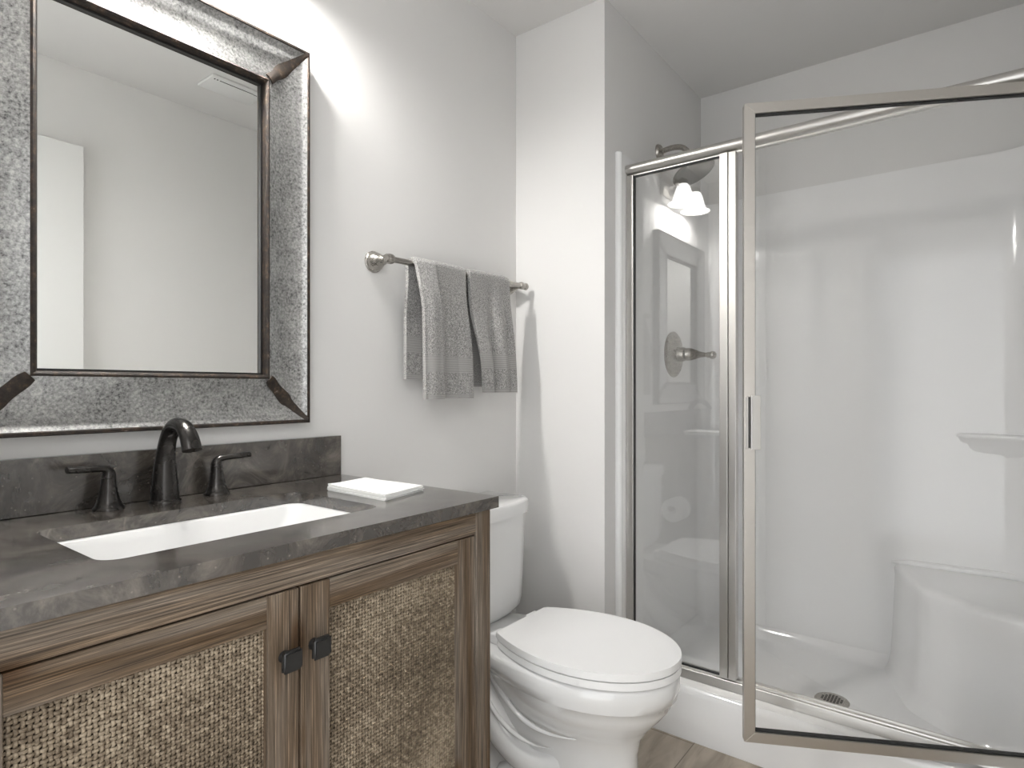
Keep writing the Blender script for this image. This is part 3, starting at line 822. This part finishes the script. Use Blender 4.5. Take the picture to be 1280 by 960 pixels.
# ------------------------------------------------------------------ toilet roll on the cabinet's side
th = thing('toilet_roll_holder', 'nickel toilet roll holder fixed on the side of the wooden vanity', 'toilet roll holder', (CX1, -0.2, 0.53))
b = MB(); b.lathe([(0.024, 0), (0.024, 0.005), (0.012, 0.012), (0.009, 0.02)], (CX1, -0.20, 0.53), (1, 0, 0), M['satin'], 24); b.build('mount', th)
b = MB(); b.tube([(CX1 + 0.015, -0.20, 0.53), (CX1 + 0.138, -0.20, 0.53)], 0.008, M['satin'], 18)
b.lathe([(0.008, 0), (0.014, 0.003), (0.014, 0.008), (0.006, 0.012)], (CX1 + 0.136, -0.2, 0.53), (1, 0, 0), M['satin'], 20); b.build('rod', th)
b = MB()
rx = CX1 + 0.025
b.lathe([(0.0205, 0.0), (0.055, 0.0), (0.057, 0.002), (0.057, 0.098), (0.055, 0.1), (0.0205, 0.1), (0.0195, 0.099), (0.0195, 0.001), (0.0205, 0.0)], (rx, -0.20, 0.5185), (1, 0, 0), M['paper'], 48, caps=False)
tag(b.build('toilet_roll', angle=40), 'white toilet roll hanging on the holder beside the vanity, seen in the shower glass', 'toilet roll')

# ------------------------------------------------------------------ outlet on the left wall, vent in the ceiling
ou = thing('wall_outlet', 'white double outlet plate on the left wall above the counter, seen in the shower glass', 'outlet', (XL, -0.055, 1.17))
b = MB(); b.box(XL + 0.0003, XL + 0.006, -0.10, -0.012, 1.113, 1.227, M['plastic'], 0.002, 2); b.build('cover_plate', ou)
for k, z in enumerate((1.150, 1.190)):
    b = MB(); b.box(XL + 0.006, XL + 0.0085, -0.074, -0.038, z - 0.0145, z + 0.0145, M['plastic'], 0.001, 2)
    for dy in (-0.007, 0.007): b.box(XL + 0.0084, XL + 0.0088, -0.056 + dy - .0012, -0.056 + dy + .0012, z - 0.001, z + 0.009, M['gasket'])
    b.build('socket', ou)
cv = thing('ceiling_vent', 'white slotted ceiling vent seen in the mirror', 'vent', (1.37, -1.24, HC))
b = MB(); b.box(1.26, 1.50, -1.33, -1.19, HC - 0.012, HC - 0.0005, M['trim'], 0.004, 2); b.build('cover', cv)
b = MB()
b.box(1.30, 1.475, -1.2125, -1.2095, HC - 0.0135, HC - 0.0115, M['gasket'])
for k in range(2): b.box(1.275 + k * .012, 1.280 + k * .012, -1.214, -1.208, HC - 0.0135, HC - 0.0115, M['gasket'])
b.build('slot', cv, smooth=False)

# ------------------------------------------------------------------ moulded shower stall
st = thing('shower_stall', 'glossy white moulded shower stall with corner seat and raised curb in the alcove', 'shower stall', (2.3, -0.985, 0))
SXF, SXB, SYL, SYR, SZT = 1.912, X2 - 0.010, Y1 - 0.010, Y2 + 0.010, 1.942
RC = 0.075; RR = 0.15
def surround_path(off):
    x0, xb, yl, yr = SXF, SXB - off, SYL - off, SYR + off
    p = [(x0, yl)]
    for k in range(9):
        a = radians(90 - 90 * k / 8); p.append((xb - RC + RC * cos(a), yl - RC + RC * sin(a)))
    for k in range(9):
        a = radians(-90 * k / 8); p.append((xb - RR + RR * cos(a), yr + RR + RR * sin(a)))
    p.append((x0, yr)); return p
pin, pout = surround_path(0.0), surround_path(-0.0085)
b = MB()
ring = [(x, y) for x, y in pin] + [(x, y) for x, y in reversed(pout)]
t = bmesh.new()
zs0, zs1 = 0.05, SZT
vi0 = [t.verts.new((x, y, zs0)) for x, y in pin]; vi1 = [t.verts.new((x, y, zs1)) for x, y in pin]
vo0 = [t.verts.new((x, y, zs0)) for x, y in pout]; vo1 = [t.verts.new((x, y, zs1)) for x, y in pout]
for i in range(len(pin) - 1):
    t.faces.new((vi0[i], vi0[i + 1], vi1[i + 1], vi1[i])); t.faces.new((vo0[i], vo1[i], vo1[i + 1], vo0[i + 1]))
    t.faces.new((vi1[i], vi1[i + 1], vo1[i + 1], vo1[i])); t.faces.new((vi0[i], vo0[i], vo0[i + 1], vi0[i + 1]))
for i in (0, len(pin) - 1): t.faces.new((vi0[i], vi1[i], vo1[i], vo0[i]))
b.join(t, M['acrylic'])
# rounded front flanges
for yw in (Y1, Y2):
    s_ = -1 if yw == Y1 else 1
    b.tube([(1.914, yw + s_ * 0.006, 0.16), (1.914, yw + s_ * 0.006, SZT - 0.004), (1.914, yw + s_ * 0.006, SZT)], [0.0135, 0.0135, 0.010], M['acrylic'], 18)
b.build('surround_wall', st, angle=40)
# base: curb and pan in one profile swept along y, floor sloping to the drain
b = MB()
YA, YB = Y1 - 0.0015, Y2 + 0.0015
profc = [(1.862, 0.001), (1.858, 0.02), (1.858, 0.148), (1.862, 0.162), (1.872, 0.169), (1.885, 0.167), (1.95, 0.152), (2.02, 0.150), (2.036, 0.145), (2.046, 0.13), (2.062, 0.075), (2.075, 0.062), (2.10, 0.056), (2.10, 0.001)]
b.loft([[Vector((x, y, z)) for x, z in profc] for y in (YA, YB)], M['acrylic'])
def pan_pt(u, v):
    x = 2.085 + (SXB - 0.002 - 2.085) * u; y = SYL - 0.001 + (SYR - SYL + 0.002) * v
    d = sqrt((x - 2.312) ** 2 + (y + 0.985) ** 2)
    z = 0.046 + 0.014 * min(1, d / .6)
    e = min(SXB - x, SYL - y, y - SYR)
    r = 0.055
    if e < r: z += r - sqrt(max(0, r * r - (r - e) ** 2))
    return Vector((x, y, z))
nu, nv = 60, 84
t = bmesh.new()
def warp(k, n):                                   # denser rows near both walls
    a = k / n; return a - 0.09 * sin(2 * pi * a)
g = [[t.verts.new(pan_pt(min(1, (i / nu) ** 0.8), warp(j, nv))) for j in range(nv + 1)] for i in range(nu + 1)]
for i in range(nu):
    for j in range(nv): t.faces.new((g[i][j], g[i + 1][j], g[i + 1][j + 1], g[i][j + 1]))
b.join(t, M['acrylic'])
b.box(2.09, SXB, SYR, SYL, 0.001, 0.044, M['acrylic'])
b.build('base', st, angle=40)
# corner seat: rounded plan, soft front lip
plan = catmull([(2.72, -1.118, 0), (2.62, -1.150, 0), (2.50, -1.192, 0), (2.43, -1.218, 0), (2.395, -1.240, 0), (2.365, -1.272, 0), (2.29, -1.365, 0), (2.260, -1.46, 0), (2.252, -1.53, 0), (2.252, -1.588, 0)], 6)
def off_plan(o):
    out = []
    for i, p in enumerate(plan):
        d = (plan[min(i + 1, len(plan) - 1)] - plan[max(i - 1, 0)]).normalized(); nrm = Vector((d.y, -d.x, 0))
        nrm = Vector((d.y, -d.x, 0)); nrm = nrm if nrm.dot(Vector((-1, 1, 0))) > 0 else -nrm
        out.append(p + nrm * o)
    return out
b = MB()
lay = [(0.045, 0.040), (0.07, 0.014), (0.10, 0.002), (0.20, -0.004), (0.41, -0.012), (0.432, -0.010), (0.445, -0.014), (0.452, -0.026), (0.4535, -0.05)]
rings = []
for z, o in lay:
    r = [Vector((p.x, p.y, z)) for p in off_plan(o)]
    rings.append(r + [Vector((2.72, -1.588, z))])
t = bmesh.new(); rv = [[t.verts.new(p) for p in r] for r in rings]
for A_, B_ in zip(rv, rv[1:]):
    for i in range(len(A_) - 1): t.faces.new((A_[i], A_[i + 1], B_[i + 1], B_[i]))
t.faces.new(rv[-1])
b.join(t, M['acrylic'])
# raised back ledge behind the seat
led = catmull([(2.719, -1.118, 0.4536), (2.719, -1.25, 0.458), (2.719, -1.5, 0.462)], 6)
b.tube(led, [0.004 + 0.010 * smoothstep(0, .3, i / 12) for i in range(len(led))], M['acrylic'], 12)
b.build('corner_seat', st, angle=50)
b = MB()
sp = catmull([(2.7185, -1.318, 0), (2.700, -1.345, 0), (2.684, -1.40, 0), (2.668, -1.46, 0), (2.640, -1.53, 0), (2.60, -1.588, 0)], 5)
rings = []
for z, o in ((0.84, -0.085), (0.88, -0.05), (0.915, -0.022), (0.935, -0.006), (0.943, 0.0), (0.950, -0.002), (0.954, -0.010)):
    rings.append([Vector((min(p.x + (-o) * .8, 2.7215), max(p.y - (-o) * .5, -1.588), z)) for p in sp] + [Vector((2.722, -1.588, z))])
b.loft(rings, M['acrylic']); b.build('corner_shelf', st, angle=50)

# drain
dr = thing('shower_drain', 'round brushed metal shower drain with square grid in the pan floor', 'drain', (2.312, -0.985, 0.05))
b = MB(); b.lathe([(0.0, -0.004), (0.052, -0.004), (0.0545, 0.0), (0.052, 0.003), (0.043, 0.0045), (0.0, 0.0045)], (2.312, -0.985, 0.0475), (0, 0, 1), M['satin'], 40); dd = b.build('rim', dr)
b = MB()
for i in range(-3, 4):
    for j in range(-3, 4):
        if i * i + j * j <= 10:
            b.box(2.312 + i * 0.0098 - .0036, 2.312 + i * 0.0098 + .0036, -0.985 + j * 0.0098 - .0036, -0.985 + j * 0.0098 + .0036, 0.0516, 0.0524, M['gasket'])
b.build('grate_hole', dr, smooth=False)

# ------------------------------------------------------------------ shower enclosure
en = thing('shower_enclosure', 'brushed nickel framed glass shower enclosure with its door standing open', 'shower enclosure', (1.975, -0.985, 0.15))
GX = 1.975
HZ = 1.8925
YJL, YJR = SYL - 0.001, SYR + 0.001
b = MB()
n_ = 20
def hp(y): return [Vector((1.972 + 0.0205 * cos(2 * pi * a / n_), y, HZ + 0.0185 * sin(2 * pi * a / n_))) for a in range(n_)]
b.loft([hp(YJL), hp(YJR)], M['nickelh'])
b.box(1.9735, 1.990, YJR, YJL, HZ - 0.025, HZ - 0.012, M['nickelh'], 0.001, 1)
b.build('header', en, angle=40)
b = MB()
pt = [(1.950, 0.1525), (1.9505, 0.1555), (1.9575, 0.1775), (1.9595, 0.1795), (1.968, 0.1800), (1.970, 0.184), (1.975, 0.184), (1.977, 0.179), (1.992, 0.178), (1.994, 0.184), (2.0, 0.184), (2.002, 0.152)]
b.loft([[Vector((x, y, z)) for x, z in pt] for y in (YJL, YJR)], M['nickelh']); b.build('threshold', en, angle=25)
PL0, PL1 = -0.7195, -0.770
for y0, y1 in ((YJL - 0.026, YJL), (YJR, YJR + 0.075)):
    b = MB(); b.box(1.962, 1.990, y0, y1, 0.185, HZ - 0.022, M['nickel'], 0.002, 2); b.build('wall_jamb', en, angle=30)
b = MB()
b.box(1.957, 1.990, -0.7455, PL0, 0.185, HZ - 0.022, M['nickel'], 0.0015, 2)
b.box(1.961, 1.990, PL1, -0.747, 0.185, HZ - 0.022, M['nickel'], 0.0015, 2)
b.build('strike_post', en, angle=30)
b = MB(); b.box(GX - 0.002, GX + 0.004, PL0 - 0.006, YJL - 0.020, 0.182, HZ - 0.016, M['glass']); g_ = b.build('fixed_pane', en, smooth=False); g_['label'] = 'clear glass fixed side pane'
b = MB()
for y0, y1, z0, z1 in ((YJL - 0.0285, YJL - 0.0258, 0.186, HZ - 0.024), (PL0, PL0 + 0.0022, 0.186, HZ - 0.024)):
    b.box(GX - 0.004, GX + 0.006, y0, y1, z0, z1, M['gasket'])
b.box(GX - 0.004, GX + 0.006, PL0, YJL - 0.026, 0.1842, 0.188, M['gasket'])
b.box(GX - 0.004, GX + 0.006, PL0, YJL - 0.026, HZ - 0.029, HZ - 0.0235, M['gasket'])
b.build('gasket', en, smooth=False)
# open door, built in its own frame: u along the door from the free edge to the hinge, n towards the room
PF = Vector((1.648, -0.889, 0)); PH = Vector((1.9725, -1.5255, 0))
DW = (PH - PF).length; DU = (PH - PF).normalized(); DN = Vector((DU.y, -DU.x, 0))
if DN.x > 0: DN = -DN
DMt = Matrix(((DU.x, DN.x, 0, PF.x), (DU.y, DN.y, 0, PF.y), (0, 0, 1, 0), (0, 0, 0, 1)))
DZB, DZT = 0.179, 1.8685
FWd = 0.0275
b = MB()
def rail(poly, z_or, m):
    pass
def dbox(b, u0, u1, n0, n1, z0, z1, m, bev=0.0, seg=2): b.box(u0, u1, n0, n1, z0, z1, m, bev, seg, DMt)
def mitred(b, m):
    outer = [(0, DZB), (DW, DZB), (DW, DZT), (0, DZT)]; ins = [(FWd, DZB + FWd), (DW - FWd, DZB + FWd), (DW - FWd, DZT - FWd), (FWd, DZT - FWd)]
    for i in range(4):
        j = (i + 1) % 4; t = bmesh.new(); g = 0.0002
        quad = [outer[i], outer[j], ins[j], ins[i]]
        f0 = [t.verts.new((u, 0.0, z)) for u, z in quad]; f1 = [t.verts.new((u, -0.026, z)) for u, z in quad]
        t.faces.new(f0); t.faces.new(list(reversed(f1)))
        for a in range(4): t.faces.new((f0[a], f1[a], f1[(a + 1) % 4], f0[(a + 1) % 4]))
        bmesh.ops.bevel(t, geom=list(t.edges), offset=0.0012, segments=2, affect='EDGES')
        t.transform(DMt); b.join(t, m[i])
# DN points to the room: the room-side face is at n = 0
mitred(b, [M['doornickel']] * 4)
dr_ = b.build('shower_door', en, angle=30); dr_['label'] = 'brushed nickel framed glass door swung open'
b = MB(); dbox(b, FWd - 0.006, DW - FWd + 0.006, -0.017, -0.011, DZB + FWd - 0.006, DZT - FWd + 0.006, M['doorglass']); b.build('glass_pane', dr_, smooth=False)
b = MB(); gk = 0.0032
for (u0, u1, z0, z1) in ((FWd, FWd + gk * .6, DZB + FWd, DZT - FWd), (DW - FWd - gk * .6, DW - FWd, DZB + FWd, DZT - FWd), (FWd, DW - FWd, DZB + FWd, DZB + FWd + gk), (FWd, DW - FWd, DZT - FWd - gk, DZT - FWd)):
    dbox(b, u0, u1, -0.021, -0.006, z0, z1, M['gasket'])
b.build('gasket', dr_, smooth=False)
b = MB()
dbox(b, 0.003, 0.0100, 0.0, 0.006, 0.955, 1.094, M['nickel'], 0.001, 1)
dbox(b, 0.0150, 0.0405, 0.0, 0.0035, 0.953, 1.096, M['nickel'], 0.001, 2)
dbox(b, 0.0150, 0.0180, 0.0, 0.014, 0.953, 1.096, M['nickel'], 0.001, 2)
dbox(b, 0.0112, 0.0142, 0.0001, 0.002, 0.957, 1.092, M['gasket'])  # black strip put in for the shadow inside the grip's slot
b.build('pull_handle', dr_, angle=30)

# ------------------------------------------------------------------ shower head and valve
WY = SYL
sh = thing('shower_sprayer', 'dark nickel disc shower head on an arm high on the side wall', 'shower head', (2.263, Y1, 2.05))
b = MB(); b.lathe([(0.031, 0), (0.031, 0.004), (0.026, 0.012), (0.014, 0.016), (0.010, 0.018)], (2.263, Y1, 2.05), (0, -1, 0), M['satin'], 32); b.build('wall_flange', sh)
b = MB(); b.tube(catmull([(2.263, Y1 - 0.01, 2.05), (2.263, Y1 - 0.06, 2.055), (2.263, Y1 - 0.10, 2.045), (2.263, Y1 - 0.125, 2.015), (2.263, Y1 - 0.133, 1.985)], 6), 0.0105, M['satin'], 18)
b.build('arm', sh)
b = MB(); hd = Vector((0.0, -0.47, -1.0)).normalized(); hc = Vector((2.263, -0.517, 1.946))
b.lathe([(0.010, -0.04), (0.016, -0.036), (0.018, -0.024), (0.024, -0.012), (0.05, -0.006), (0.080, -0.002), (0.083, 0.004), (0.081, 0.010), (0.074, 0.012), (0.0, 0.012)], hc, hd, M['sprayer'], 44)
b.build('spray_disc', sh, angle=40)
vv = thing('shower_valve', 'brushed nickel round shower valve with lever behind the fixed glass', 'shower valve', (2.39, WY, 1.254))
VX, VZ = 2.388, 1.254
b = MB(); b.lathe([(0.094, 0), (0.094, 0.003), (0.088, 0.008), (0.078, 0.010), (0.060, 0.016), (0.040, 0.021), (0.03, 0.023)], (VX, WY, VZ), (0, -1, 0), M['satin'], 48); b.build('escutcheon', vv, angle=30)
b = MB(); b.lathe([(0.030, 0.018), (0.029, 0.045), (0.026, 0.050)], (VX, WY, VZ), (0, -1, 0), M['satin'], 32); b.build('hub', vv, angle=40)
b = MB(); vd = Vector((0.45, -0.88, -0.04)).normalized()
b.lathe([(0.0245, 0), (0.026, 0.012), (0.025, 0.028), (0.019, 0.046), (0.012, 0.064), (0.0095, 0.080), (0.009, 0.088), (0.012, 0.091), (0.0125, 0.095), (0.0105, 0.098), (0.014, 0.102), (0.0165, 0.110), (0.0145, 0.119), (0.008, 0.125)], (VX + 0.001, WY - 0.046, VZ), vd, M['satin'], 28)
b.build('lever', vv, angle=40)
